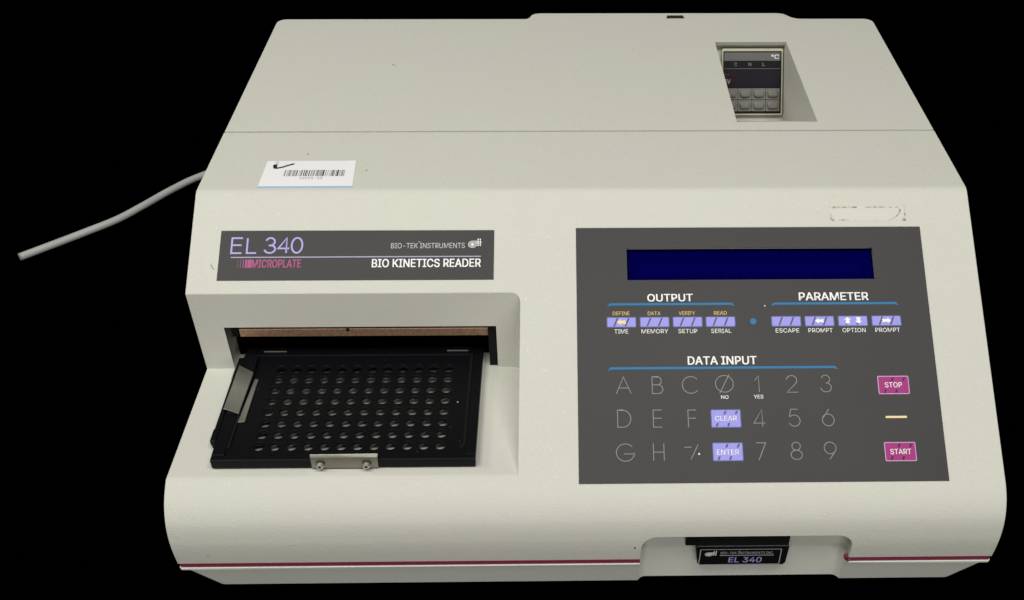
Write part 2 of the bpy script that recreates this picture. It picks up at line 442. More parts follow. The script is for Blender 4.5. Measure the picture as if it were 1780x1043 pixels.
def rbv(p, d):
    if p.y < YSEAM+2: return 0.6
    if CX0-1 < p.x < CX1+1 and 243 < p.y < 380: return 0.5 if p.z > H-1 else 0.6
    if p.z < 33: return 0.5
    if abs(d.z) > 0.5: return 0.0
    return 2.2
cover = finish(rc, 'rear_cover', m_body, root, rbv)

# --- base tray and painted stripe
def loft(rings):
    b = bmesh.new(); R = [[b.verts.new(p) for p in r] for r in rings]
    for a, c in zip(R, R[1:]):
        for i in range(len(a)): j = (i+1) % len(a); b.faces.new((a[i], a[j], c[j], c[i]))
    b.faces.new(list(reversed(R[0]))); b.faces.new(R[-1])
    bmesh.ops.recalc_face_normals(b, faces=b.faces[:]); return b
def ring(x, y0, y1, z, r): return [(px, py, z) for px, py in rrect(-x, x, y0, y1, r, 5)]
bs = solid(loft([ring(213.5, 7.4, 400, 6.4, 6), ring(226.2, 2.4, 408, 26.8, 5), ring(227.2, 1.0, 409, 28.4, 2), ring(227.2, 1.0, 409, 29.8, 2)]))
xb = solid(boxbm(24, 152, 6, 60, 20, 32.58)); cut(bs, [xb], 'UNION'); bpy.data.objects.remove(xb)
cut(bs, [c_notch])
base = finish(bs, 'base_tray', m_base, root, lambda p, d: 0.5 if p.z > 29 else (0.8 if (p.y < 16 and 26 < p.x < 150) else (1.5 if p.z < 7 else 0.0)), amin=25)
sp = solid(loft([ring(227.0, 1.7, 408, 29.9, 1.5), ring(227.0, 1.6, 408, 32.9, 1.5)]))
xb = solid(boxbm(22, 154, 5.5, 70, 25, 36)); cut(sp, [xb, c_notch]); bpy.data.objects.remove(xb)
b = bmesh.new(); b.from_mesh(sp.data); bpy.data.objects.remove(sp)
mb = MB(); mb.merge(b, m_stripe)
mb.tube([(146.9, 1.7, 31.4), (145.6, 1.5, 31.9), (144.6, 1.2, 33.2), (144.0, 0.9, 35.0), (143.8, 0.9, 36.6)], 1.0, m_stripe)
mb.build('pinstripe', root)

for fx, fy in ((-180, 40), (180, 40), (-180, 370), (180, 370)):
    mb = MB(); mb.cyl((fx, fy, 3.2), (0, 0, 1), 9, 6.6, m_blackin, 20); mb.build('foot', root)

# --- black inside of the plate slot and the copper bar
mb = MB(); x0, x1, y0, y1, z0, z1 = -210.3, -52.4, 123.0, 225.5, 81.3, 113.2
mb.face([(x0, y0, z0), (x0, y1, z0), (x0, y1, z1), (x0, y0, z1)], m_blackin); mb.face([(x1, y0, z0), (x1, y0, z1), (x1, y1, z1), (x1, y1, z0)], m_blackin)
mb.face([(x0, y0, z1), (x0, y1, z1), (x1, y1, z1), (x1, y0, z1)], m_blackin); mb.face([(x0, y0, z0), (x1, y0, z0), (x1, y1, z0), (x0, y1, z0)], m_blackin)
mb.face([(x0, y1, z0), (x1, y1, z0), (x1, y1, z1), (x0, y1, z1)], m_blackin)
mb.box(-57.0, -52.6, 111.5, 150, 81.4, 113.0, m_blackin); mb.box(-210.0, -206.4, 117.5, 140, 100, 113.0, m_blackin)
mb.build('slot_liner', root)
mb = MB(); mb.box(-205.0, -57.2, 116.0, 124.0, 101.0, 107.0, m_copper, 0.4)
mb.cyl((-178.5, 115.9, 104.0), (0, -1, 0), 2.6, 0.5, m_copper, 20)
mb.cyl((-140.5, 115.9, 106.0), (0, -1, 0), 1.1, 0.5, m_sock, 14)
mb.build('crossbar', root)

# ------------------------------------------------------------------ plate carrier
tray = MB(); ZF = 88.0; ZB = 86.0
HX0, HY0, PX, PY = -180.3, 38.2, 9.04, 9.03
k = 24; rad = 2.95
def sqp(a, h):
    c, s_ = math.cos(a), math.sin(a); f = h / max(abs(c), abs(s_)); return c*f, s_*f
for i in range(12):
    for j in range(8):
        cx, cy = HX0 + PX*i, HY0 + PY*j
        for q in range(k):
            a0 = 2*math.pi*q/k; a1 = 2*math.pi*(q+1)/k
            o0, o1 = sqp(a0, 0.5), sqp(a1, 0.5)
            O0 = (cx+o0[0]*PX, cy+o0[1]*PY); O1 = (cx+o1[0]*PX, cy+o1[1]*PY)
            def I(a, r): return (cx + r*math.cos(a), cy + r*math.sin(a))
            e0, e1 = I(a0, rad+0.25), I(a1, rad+0.25); i0, i1 = I(a0, rad), I(a1, rad)
            tray.face([(*O0, ZF), (*O1, ZF), (*e1, ZF), (*e0, ZF)], m_black)
            tray.face([(*e0, ZF), (*e1, ZF), (*i1, ZF-0.25), (*i0, ZF-0.25)], m_black, True)
            tray.face([(*i0, ZF-0.25), (*i1, ZF-0.25), (*i1, ZB), (*i0, ZB)], m_black, True)
            tray.face([(*i0, ZB), (*i1, ZB), (*O1, ZB), (*O0, ZB)], m_black)
bmesh.ops.remove_doubles(tray.bm, verts=tray.bm.verts[:], dist=0.001)
gx0, gx1, gy0, gy1 = HX0-PX/2, HX0+PX*11.5, HY0-PY/2, HY0+PY*7.5
tx0, tx1, ty0, ty1 = -204.2, -61.0, 27.2, 119.5
tray.box(-197.2, gx0, 31.0, 112.5, ZB, ZF, m_black); tray.box(gx1, -66.6, 31.0, 112.5, ZB, ZF, m_black)
tray.box(gx0, gx1, 31.0, gy0, ZB, ZF, m_black); tray.box(gx0, gx1, gy1, 112.5, ZB, ZF, m_black)
tray.box(tx0, tx1, ty0, 31.0, 82.3, 88.6, m_black, 0.5)
tray.box(tx0, -197.2, 31.0, 63.0, 85.0, 88.8, m_black, 0.4); tray.box(-203.6, -197.2, 63.0, ty1, 85.0, 89.4, m_black, 0.4)
tray.box(-66.6, tx1, 31.0, ty1, 85.0, 88.4, m_black, 0.4)
tray.box(-197.2, -66.6, 112.5, ty1, 85.0, 89.0, m_black, 0.4)
# narrow black strips painting the edge shadows along both sides of the pocket and a raised inner lip
tray.box(-196.9, -195.7, 36, 112, ZF, ZF+0.9, m_blackin); tray.box(-68.4, -67.0, 37, 112, ZF, ZF+0.5, m_blackin)
tray.cyl((-69.0, 37.0, ZF+0.1), (0, 0, 1), 1.2, 0.2, m_blackin, 12)
tray.cyl((-73.5, 72.0, ZF+0.15), (0, 0, 1), 0.33, 0.3, m_white, 8)
for px, py in ((-76, 52), (-70.5, 41), (-190, 84), (-93, 33.5), (-120, 109)): tray.cyl((px, py, ZF+0.08), (0, 0, 1), 0.16, 0.1, m_grey_ink, 6)
carrier = tray.build('plate_carrier', root)
# side rail with spring lever
mb = MB(); mb.box(-207.6, -204.5, 42, 112, 82.2, 88.4, m_black, 0.8); mb.box(-209.0, -204.5, 44, 54, 82.0, 86.5, m_black, 1.0)
mb.cyl((-206.6, 45.5, 87.3), (0, 0, 1), 0.9, 1.8, m_black, 12); mb.build('slide_rail', carrier)
def sheet(mb, pts, th, m):
    n = (Vector(pts[1])-Vector(pts[0])).cross(Vector(pts[2])-Vector(pts[0])).normalized()
    if n.z < 0: n = -n
    b = bmesh.new(); A = [b.verts.new(Vector(p)) for p in pts]; B = [b.verts.new(Vector(p)-n*th) for p in pts]
    b.faces.new(A); b.faces.new(list(reversed(B)))
    for i in range(len(pts)): j = (i+1) % len(pts); b.faces.new((A[i], A[j], B[j], B[i]))
    bmesh.ops.recalc_face_normals(b, faces=b.faces[:]); bmesh.ops.bevel(b, geom=b.edges[:], offset=0.12, segments=1, affect='EDGES'); mb.merge(b, m)
mb = MB(); sheet(mb, [(-204.1, 101.2, 91.6), (-194.8, 96.0, 90.6), (-195.8, 61.2, 90.6), (-204.9, 64.6, 91.6)], 0.6, m_steel)
sheet(mb, [(-202.6, 113.5, 91.4), (-195.2, 110.5, 91.0), (-194.8, 96.2, 90.6), (-204.0, 101.3, 91.5)], 0.5, m_black)
mb.build('spring_lever', carrier)
mb = MB(); sheet(mb, [(-193.6, 92.3, 88.9), (-191.4, 91.8, 88.9), (-191.7, 56.6, 88.9), (-195.6, 56.2, 88.9)], 0.5, m_steel); mb.build('guide_strip', carrier)
for a, c in ((-193.0, -179.4), (-82.8, -70.0)):
    mb = MB(); mb.box(a, c, 115.7, 116.2, 89.05, 89.5, m_steel2, 0); mb.box(a+0.5, c-0.5, 116.2, 119, 88.9, 89.9, m_black); mb.build('retaining_clip', carrier)
mb = MB()
sheet(mb, [(-149.9, 26.6, 82.6), (-149.6, 26.6, 91.0), (-149.9, 27.4, 92.4), (-113.5, 27.4, 92.8), (-113.9, 26.6, 91.0), (-114.2, 26.6, 82.6)], 0.5, m_steel3)
mb.build('front_clip', carrier)
for px in (-144.9, -119.9):
    mb = MB(); mb.cyl((px, 25.9, 85.6), (0, -1, 0), 2.6, 0.5, m_steel3, 24); mb.cyl((px, 25.1, 85.6), (0, -1, 0), 1.9, 1.5, m_steel2, 24, 1.7)
    mb.cyl((px, 24.33, 85.6), (0, -1, 0), 0.95, 0.2, m_sock, 6); mb.build('screw', carrier)

# ------------------------------------------------------------------ nameplate
NP = 0.35
pl = MB(); T = lambda c: FS(c.x, c.y, c.z)
pl.poly([(-210.2, 25.4), (-52.4, 25.7), (-52.4, 56.3), (-210.3, 56.1)], -0.1, NP, m_panel, T)
nameplate = pl.build('nameplate', root)
mb = MB(); n1 = NP + 0.12
# EL 340 in light strokes
def strokes(mb, glyphs, u0, s0, hgt, wd, n, m, F):
    for g in glyphs: ribbon(mb, [(u0 + x*hgt, s0 + (1-y)*hgt) for x, y in g], wd, n, m, F)
gE = [[(0.82*0.80, 1), (0, 1), (0, 0), (0.80*0.80, 0)], [(0, 0.53), (0.60, 0.53)]]
gL = [[(0, 1), (0, 0), (0.58, 0)]]
g3 = [[(0.03, 0.76)] + arc(0.33, 0.745, 0.28, 0.255, 160, -90, 14)[0:] + [], [(0.24, 0.50), (0.33, 0.50)] , arc(0.32, 0.27, 0.33, 0.27, 88, -165, 16)]
g3 = [arc(0.33, 0.75, 0.27, 0.25, 165, -88, 14) + [(0.24, 0.50)], arc(0.32, 0.26, 0.33, 0.26, 80, -170, 16)]
g4 = [[(0.50, 0), (0.50, 1), (0, 0.30), (0.68, 0.30)]]
g0 = [arc(0.33, 0.5, 0.33, 0.5, 0, 360, 28)]
hh = 9.3
for g, u in ((gE, -203.4), (gL, -194.5), (g3, -184.4), (g4, -176.6), (g0, -169.0)):
    strokes(mb, g, u, 30.1, hh, 1.05, n1, m_lilac_txt, FS)
quad(mb, -203.4, -59.9, 41.7, 42.35, n1, m_line, FS)
put_text(mb, 'MICROPLATE', -191.0, -162.8, 43.4, 48.5, n1, m_mag2, FS, 0.02)
for i, (u, wd_) in enumerate(((-199.2, 0.35), (-197.7, 0.5), (-196.3, 0.8), (-194.9, 1.1))):
    quad(mb, u, u+wd_, 43.4, 48.5, n1, m_mag3 if i < 3 else m_mag2, FS)
quad(mb, -193.5, -191.2, 43.4, 48.5, n1+0.02, m_mag2, FS)
put_text(mb, 'BIO-TEK', -111.8, -96.3, 33.6, 36.9, n1, m_pale_ink, FS)
put_text(mb, '\u2122', -96.2, -95.0, 32.6, 33.3, n1, m_pale_ink, FS)
put_text(mb, 'INSTRUMENTS', -95.1, -69.2, 33.6, 36.9, n1, m_pale_ink, FS)
put_text(mb, 'BIO KINETICS READER', -122.4, -59.8, 43.4, 48.6, n1, m_white, FS, 0.018)
def emblem(mb, u, s, h, n, F, m1, m2, dots=True):
    """round coil emblem with a beam line running to a small well grid"""
    for r in (0.42, 0.30, 0.18): ribbon(mb, [(u + h*(0.45 + x*r), s + h*(0.60 - y*r*0.85)) for x, y in arc(0, 0, 1, 1, 90, 360, 18)] + [(u + h*(0.45+r), s + h*(0.60-0.85*r))], h*0.075, n, m1, F)
    for q in (0.42, 0.30, 0.18): ribbon(mb, [(u + h*0.45, s + h*(0.60 - q*0.85)), (u + h*1.0, s + h*(0.60 - q*0.85))], h*0.075, n, m1, F)
    disc(mb, u + h*0.45, s + h*0.60, h*0.12, n+0.02, m2, F)
    for x in (1.02, 1.24):
        for y in ((0.05, 0.27, 0.49, 0.71) if dots else (0.0, 0.2, 0.4, 0.6, 0.8)): disc(mb, u + h*x, s + h*y, h*0.08, n+0.02, m2, F, 8)
        quad(mb, u + h*x-h*0.03, u + h*x+h*0.03, s + h*0.05, s + h*0.75, n, m1, F)
    if dots:
        for y in (0.38,): quad(mb, u+h*0.95, u + h*1.40, s+h*y-h*0.03, s+h*y+h*0.03, n, m1, F)
emblem(mb, -67.4, 31.2, 5.7, n1, FS, m_pale_ink, m_white)
mb.build('lettering', nameplate)

# ------------------------------------------------------------------ control panel
PN = 0.45
mb = MB(); u0, u1, s0, s1 = -4.9, 196.5, 24.7, 174.2
def fr(a, b_, c, d): mb.box(a, b_, c, d, -0.05, PN, m_panel, 0.0, 2, T)
fr(u0, u1, s0, LC[2]); fr(u0, u1, LC[3], s1); fr(u0, LC[0], LC[2], LC[3]); fr(LC[1], u1, LC[2], LC[3])
bmesh.ops.remove_doubles(mb.bm, verts=mb.bm.verts[:], dist=0.001)
panel = mb.build('control_panel', root)
mb = MB(); mb.box(LC[0]-0.7, LC[1]+0.7, LC[2]-0.7, LC[3]+0.7, -4.2, -3.2, m_lcd, 0, 2, T)
m_cell = mat('lcd_cell', (0.001, 0.0004, 0.066), 0.35, spec=0.0)
for i in range(24):
    a = 31.0 + i*5.42; quad(mb, a, a+4.3, 46.6, 54.4, -3.15, m_cell, FS)
display = mb.build('display', panel)
n2 = PN + 0.12; n3 = PN + 0.32; n4 = PN + 0.42
mb = MB()
put_text(mb, 'OUTPUT', 35.4, 61.4, 65.7, 70.3, n2, m_white, FS, 0.022)
put_text(mb, 'PARAMETER', 122.2, 162.2, 65.3, 70.1, n2, m_white, FS, 0.022)
put_text(mb, 'DATA INPUT', 56.9, 95.7, 103.0, 107.9, n2, m_white, FS, 0.022)
for a, c, s in ((12.4, 85.2, 71.2), (105.9, 179.2, 71.3), (11.9, 141.2, 109.0)):
    mb.face([FS(a+1.6, s, n2), FS(a, s+2.0, n2), FS(a+0.4, s+2.0, n2), FS(a+2.0, s+1.35, n2), FS(c-2.0, s+1.35, n2), FS(c-0.4, s+2.0, n2), FS(c, s+2.0, n2), FS(c-1.6, s, n2)][::1], m_blue)
for t, a, c, s_ in (('DEFINE', 15.5, 25.0, 76.2), ('DATA', 35.4, 42.6, 76.3), ('VERIFY', 53.1, 62.3, 76.3), ('READ', 73.1, 80.4, 76.3)): put_text(mb, t, a, c, s_, s_+2.2, n2, m_yellow, FS)
for t, a, c in (('TIME', 16.2, 24.0), ('MEMORY', 31.5, 46.6), ('SETUP', 52.4, 63.1), ('SERIAL', 71.0, 82.4), ('ESCAPE', 107.6, 121.0), ('PROMPT', 126.2, 140.0), ('OPTION', 145.6, 158.7), ('PROMPT', 164.3, 178.4)):
    put_text(mb, t, a, c, 86.8, 89.3, n2, m_white, FS)
put_text(mb, 'NO', 74.6, 78.7, 125.6, 127.6, n2, m_white, FS, 0.01); put_text(mb, 'YES', 92.8, 98.1, 125.4, 127.6, n2, m_white, FS, 0.01)
disc(mb, 102.3, 73.2, 0.4, n2, m_white, FS, 8)
mb.build('lettering', panel)
mb = MB(); disc(mb, 95.2, 82.5, 1.85, n2, m_blue, FS); mb.build('indicator_dot', panel)
mb = MB(); mb.box(165.2, 177.0, 137.95, 139.15, PN, n2, m_yellow2, 0, 2, T); mb.build('status_bar', panel)

def keycap(mb, a, c, s, e, body, edge):
    mb.poly(rrect(a-0.35, c+0.35, s-0.35, e+0.35, 0.7), PN-0.1, PN+0.14, edge, T)
    mb.poly(rrect(a+0.15, c-0.15, s+0.15, e-0.15, 0.5), PN, PN+0.24, body, T)
def slash(mb, u, s0, s1, m, wd=0.95):
    k_ = (s1-s0)*0.42
    mb.face([FS(u-k_/2-wd/2, s1, n3), FS(u-k_/2+wd/2, s1, n3), FS(u+k_/2+wd/2, s0, n3), FS(u+k_/2-wd/2, s0, n3)], m)
def arrow(mb, u, s, L, wd, ang, m):
    P = [(-0.5, 0), (-0.1, 0.5), (-0.1, 0.22), (0.5, 0.30), (0.42, 0), (0.5, -0.30), (-0.1, -0.22), (-0.1, -0.5)]
    ca, sa = math.cos(ang), math.sin(ang)
    Q = []
    for x, y in P:
        x *= L; y *= wd; Q.append(FS(u + x*ca - y*sa, s + x*sa + y*ca, n4))
    mb.face([Q[0], Q[1], Q[2], Q[6], Q[7]], m); mb.face([Q[2], Q[3], Q[4], Q[5], Q[6]], m)
ks = [(12.2, 28.4), (31.0, 47.2), (49.7, 66.0), (68.4, 84.7), (105.8, 122.1), (124.8, 141.0), (143.8, 160.1), (163.0, 179.3)]
names = ['DEFINE TIME', 'DATA MEMORY', 'VERIFY SETUP', 'READ SERIAL', 'ESCAPE', 'left arrow PROMPT', 'up and down arrow OPTION', 'right arrow PROMPT']
for i, (a, c) in enumerate(ks):
    mb = MB(); keycap(mb, a, c, 79.8, 85.4, m_lilac, m_kedge)
    mm = (a+c)/2
    if i != 6:
        slash(mb, mm-3.2, 80.2, 85.0, m_slash); slash(mb, mm+3.2, 80.2, 85.0, m_slash)
    else:
        slash(mb, mm-3.9, 83.6, 85.0, m_slash); slash(mb, mm+2.6, 83.6, 85.0, m_slash)
    if i == 0: arrow(mb, mm, 82.6, 5.4, 3.8, 0, m_yellow2)
    if i == 5: arrow(mb, mm, 82.5, 5.2, 3.4, 0, m_white)
    if i == 7: arrow(mb, mm, 82.5, 5.2, 3.4, math.pi, m_white)
    if i == 6: arrow(mb, mm-3.0, 82.3, 4.0, 4.2, math.pi/2, m_white); arrow(mb, mm+3.2, 82.3, 4.0, 4.2, -math.pi/2, m_white)
    kk = mb.build('key', panel); kk['label'] = 'lilac function key marked ' + names[i]
for t, a, c, s, e, ta, tc_, ts, te, bd, ed, sl in (('CLEAR', 68.6, 84.7, 133.9, 143.6, 70.6, 82.6, 137.3, 140.1, m_lilac, m_kedge, m_slash), ('ENTER', 68.6, 84.8, 152.5, 162.2, 70.6, 82.8, 156.2, 159.0, m_lilac, m_kedge, m_slash),
        ('STOP', 163.0, 179.8, 115.4, 125.2, 166.4, 176.0, 118.8, 121.8, m_mag, m_medge, m_mslash), ('START', 163.1, 179.7, 153.0, 162.9, 165.7, 177.2, 156.5, 159.5, m_mag, m_medge, m_mslash)):
    mb = MB(); keycap(mb, a, c, s, e, bd, ed); mm = (a+c)/2
    for du, f0, f1 in ((-0.4, 0.06, 0.26), (5.9, 0.06, 0.26), (-5.0, 0.76, 0.96), (1.3, 0.76, 0.96)): slash(mb, mm+du, s+(e-s)*f0, s+(e-s)*f1, sl, 1.05)
    put_text(mb, t, ta, tc_, ts, te, n4, m_white, FS, 0.008)
    kk = mb.build('key', panel); kk['label'] = ('magenta' if bd is m_mag else 'lilac') + ' key marked ' + t

# thin-stroke legends, unit box: x from -0.5.., y 0..1 upwards
GL = {
 'A': [[(-.43, 0), (0, 1), (.43, 0)], [(-.29, .33), (.29, .33)]],
 'B': [[(-.28, 0), (-.28, 1), (.04, 1)] + arc(.04, .76, .22, .24, 90, -90, 8) + [(-.28, .52)], [(.04, .52)] + arc(.08, .26, .25, .26, 90, -90, 8) + [(-.28, 0)]],
 'C': [arc(.02, .5, .50, .5, 42, 318, 22)],
 'O': [arc(0, .5, .52, .5, 0, 360, 30), [(-.30, -.08), (.30, 1.06)]],
 '1': [[(-.18, .70), (.06, .98), (.06, 0)]],
 '2': [arc(0, .72, .30, .28, 175, 0, 12) + [(.27, .58), (-.30, 0), (.32, 0)]],
 '3': [arc(0, .76, .25, .24, 165, -90, 12), arc(0, .27, .31, .27, 75, -175, 14)],
 'D': [[(-.38, 0), (-.38, 1), (-.10, 1)] + arc(-.10, .5, .48, .5, 90, -90, 16) + [(-.38, 0)]],
 'E': [[(.27, 1), (-.25, 1), (-.25, 0), (.27, 0)], [(-.25, .52), (.25, .52)]],
 'F': [[(.28, 1), (-.20, 1), (-.20, 0)], [(-.20, .52), (.24, .52)]],
 '4': [[(.16, 0), (.16, 1), (-.34, .20), (.32, .20)]],
 '5': [[(.24, 1), (-.18, 1), (-.26, .58)] + arc(0, .33, .33, .33, 130, -155, 18)],
 '6': [[(.08, 1), (-.28, .48)], arc(0, .35, .34, .35, 0, 360, 24)],
 'G': [arc(0, .5, .52, .5, 40, 360, 24) + [(.52, .42), (-.08, .42)]],
 'H': [[(-.30, 0), (-.30, 1)], [(.30, 0), (.30, 1)], [(-.30, .5), (.30, .5)]],
 '-': [[(-.48, .78), (-.06, .78)], [(-.12, .08), (.32, .92)]],
 '7': [[(-.28, 1), (.28, 1), (-.16, 0)]],
 '8': [arc(0, .77, .24, .23, 0, 360, 22), arc(0, .27, .32, .27, 0, 360, 24)],
 '9': [arc(0, .66, .34, .34, 0, 360, 24), [(.30, .50), (-.06, 0)]],
}
POS = {'A': (20.6, 119.4), 'B': (39.2, 119.5), 'C': (57.9, 119.5), 'O': (76.8, 119.0), '1': (95.5, 119.1), '2': (114.5, 119.3), '3': (133.5, 119.2), 'D': (20.5, 138.4), 'E': (38.9, 138.5), 'F': (57.7, 138.6), '4': (95.2, 138.6), '5': (114.4, 138.6), '6': (133.2, 138.5), 'G': (20.7, 157.3), 'H': (38.9, 157.2), '-': (57.5, 157.3), '7': (95.0, 157.3), '8': (114.3, 157.1), '9': (132.9, 157.2)}
for g, (u, s) in POS.items():
    mb = MB(); hgt = 9.6
    for line in GL[g]: ribbon(mb, [(u + x*hgt, s + (0.5-y)*hgt) for x, y in line], 0.44, n2, m_grey_ink, FS)
    if g == '-': disc(mb, u+3.4, s+1.1, 0.62, n2, m_yellow2, FS, 10)
    kk = mb.build('key', panel)

# ------------------------------------------------------------------ stickers and marks on the shell
SZ = 0.4
def FTc(u, y, n): return Vector((u, y, H + n))
mb = MB()
b2 = bmesh.new(); NU, NV = 12, 8
def stk(i, j):
    u = i/NU; v = j/NV; x = (-192.3*(1-u) + (-136.7 - 1.7*v)*u); y = 168.0 + (197.0-168.0)*v
    lift = 0.18 + 0.5*max(0, u-0.85)*max(0, v-0.6)*8
    return (x, y, H + lift)
V = [[b2.verts.new(stk(i, j)) for j in range(NV+1)] for i in range(NU+1)]
for i in range(NU):
    for j in range(NV): b2.faces.new((V[i][j], V[i+1][j], V[i+1][j+1], V[i][j+1]))
mb.merge(b2, m_paper, None, True)
mb.box(-192.3, -136.7, 166.6, 168.0, H-0.05, H+0.2, m_paperblue)
for a, c_ in (((-192.3, 168.0), (-192.3, 197.0)), ((-192.3, 197.0), (-138.4, 197.0)), ((-138.4, 197.0), (-136.7, 168.0))):
    mb.face([(a[0], a[1], H-0.05), (c_[0], c_[1], H-0.05), (c_[0], c_[1], H+0.18), (a[0], a[1], H+0.18)], m_paper)
sticker = mb.build('barcode_sticker', root)
mb = MB(); zz = 0.26
random.seed(11); x = -179.6
while x < -144.0:
    wv = random.choice((0.35, 0.35, 0.55, 0.9)); g = random.choice((0.35, 0.35, 0.55, 0.8))
    quad(mb, x, x+wv, -186.2, -179.2, zz, random.choice((m_ink, m_ink, m_ink, m_ink2)), FT); x += wv+g
put_text(mb, '16095-33', -169.6, -156.0, -178.3, -175.9, zz, m_ink2, FT)
quad(mb, -187.2, -185.2, -196.6, -191.0, zz-0.03, m_smear, FT)
ribbon(mb, [(-186.6, -192.6), (-186.6, -190.2), (-186.0, -189.0)], 2.4, zz+0.02, m_ink, FT)
ribbon(mb, [(-186.9, -188.6), (-184.9, -188.3), (-181.5, -189.8), (-178.0, -192.2), (-175.4, -193.4)], 1.35, zz+0.03, m_ink, FT)
mb.build('lettering', sticker)
def spot(mb, F, u, s, a, c_, m, n=0.12):
    mb.face([F(u + a*math.cos(t)*random.uniform(.7, 1.2), s + c_*math.sin(t)*random.uniform(.7, 1.2), n) for t in [2*math.pi*i/9 for i in range(9)]], m)
def FN(u, z, n): return Vector((u, YN + 0.0 - n + 0.35 + (1.2*((49.7-z)/17)**1.6 if z < 49.7 else 0), z))
random.seed(5)
for F, u, q, a, c_, m, n in ((FT, -131.1, -328.1, 0.9, 0.4, m_scuff, 0.25), (FT, -129.6, -327.0, 0.5, 0.4, m_scuff, 0.25), (FT, -169.5, -205.3, 0.7, 0.5, m_scuff, .12), (FT, -130.8, -186.0, 0.7, 0.5, m_scuff, .12),
        (FT, 20, -216, 0.4, 0.4, m_scuff2, .12), (FT, 40, -352, 0.5, 0.9, m_scuff2, .25), (FN, 26.0, 44.0, 0.5, 1.0, m_scuff, 0.06), (FN, -209, 40.4, 1.0, 0.5, m_scuff2, 0.06)):
    mb = MB(); spot(mb, F, u, q, a, c_, m, n); mb.build('scuff_mark', root)
mb = MB(); ribbon(mb, [(-214.6, 45.6), (-213.9, 47.4), (-213.0, 48.7), (-212.2, 48.9)], 0.32, 0.1, m_scuff, FS); mb.build('stray_hair', root)

# glue left by a removed label: brown crumbs round its outline
m_glue = mat('glue_residue', CREAM, 0.5, spec=0.25)
_at = nd(m_glue, 'ShaderNodeAttribute', attribute_name='stain'); _mx = nd(m_glue, 'ShaderNodeMix', data_type='RGBA')
_mx.inputs['A'].default_value = (*CREAM, 1); _mx.inputs['B'].default_value = (0.20, 0.125, 0.06, 1)
ln(m_glue, _at, 'Fac', _mx, 'Factor'); ln(m_glue, _mx, 'Result', m_glue.node_tree.nodes['Principled BSDF'], 'Base Color')
G = (144.3, 189.4, 11.3, 20.9); NX, NY = 128, 30
me = bpy.data.meshes.new('glue_residue'); vs, fs, st_ = [], [], []
for j in range(NY+1):
    for i in range(NX+1):
        u = G[0] + (G[1]-G[0])*i/NX; s_ = G[2] + (G[3]-G[2])*j/NY
        q = Vector((u*0.45, s_*0.45, 3.1)); nz_ = noise.noise(q)*0.5+0.5; n2_ = noise.noise(q*3.7)*0.5+0.5
        dx = min(i/NX, 1-i/NX)*(G[1]-G[0]); dy = min(j/NY, 1-j/NY)*(G[3]-G[2]); top = j < NY/2
        line = math.exp(-((dy-0.75)/0.38)**2) * (1.0 if top else (0.95 if u < 156 else 0.18)) + math.exp(-((dx-0.7)/0.4)**2)*0.9
        blob = max(0, 1-dx/4.5)*max(0, 1-dy/3.2)*1.1
        curl = math.exp(-((u-(186.0-0.16*(s_-14)**2*(1 if s_ > 14 else .3)))/0.45)**2)*0.9
        v = 1.9*(line*0.75 + blob*0.75 + curl)*max(0, nz_*2.6-0.95)*(0.35+n2_*0.9) + 0.10*max(0, n2_-0.45)
        if i in (0, NX) or j in (0, NY): v = 0
        vs.append(FS(u, s_, 0.07)*MM); st_.append(min(1, v))
for j in range(NY):
    for i in range(NX): k_ = j*(NX+1)+i; fs.append((k_, k_+NX+1, k_+NX+2, k_+1))
me.from_pydata(vs, [], fs); at_ = me.attributes.new('stain', 'FLOAT', 'POINT')
for k_, v in enumerate(st_): at_.data[k_].value = v
me.materials.append(m_glue)
gl = bpy.data.objects.new('glue_residue', me); C.objects.link(gl); gl.parent = root
# small dark latch on the rear tongue
mb = MB(); mb.poly([(69.2, 406.6), (83.0, 406.6), (82.2, 411.6), (70.2, 411.6)], H, H+0.5, m_ink, None); mb.box(71.5, 80.8, 407.8, 410.2, H+0.45, H+0.65, mat('dull_red', (0.05, 0.012, 0.016), 0.4)); mb.build('latch', root)

# ------------------------------------------------------------------ black pull-out tag in the front notch
tag_o = MB()
YF = 4.0
def FG(u, s, n): return Vector((u, YF + s*0.12 - n, 40.8 - s))           # front face of the tag, s runs down
outl = [(60.6, 0), (112.2, 0), (112.8, 1.5), (113.0, 17.8), (111.6, 19.8), (64.2, 19.8), (62.6, 18.0), (60.2, 1.5)]
tag_o.poly(outl, -14, 0, m_tag, lambda c: FG(c.x, c.y, c.z), 0.6)
tag_o.box(54.0, 62.0, 3.4, 16, 42.2, 51.5, m_tag, 0.8)
tag_o.box(60.4, 112.2, 4.4, 16, 40.6, 50.5, m_blackin, 0.6)
tag = tag_o.build('pull_out_tag', root)
mb = MB()
for p in ([(63.3, 3.0), (108.5, 3.0)], [(108.5, 3.0), (109.2, 18.5)], [(109.2, 18.5), (63.4, 18.9)], [(63.4, 18.9), (63.3, 3.0)]): ribbon(mb, p, 0.45, 0.12, m_pale_ink, FG)
emblem(mb, 66.0, 4.9, 5.0, 0.12, FG, m_white, m_white, False)
put_text(mb, 'BIO-TEK INSTRUMENTS INC.', 74.8, 104.6, 5.4, 7.8, 0.12, m_pale_ink, FG, 0.0)
put_text(mb, '\u2122', 84.6, 85.7, 4.4, 5.1, 0.12, m_pale_ink, FG)
quad(mb, 74.6, 105.0, 8.9, 9.5, 0.12, m_pale_ink, FG)
put_text(mb, 'EL 340', 80.0, 98.8, 11.0, 16.6, 0.12, m_lilac_txt, FG, 0.014)
mb.build('lettering', tag)

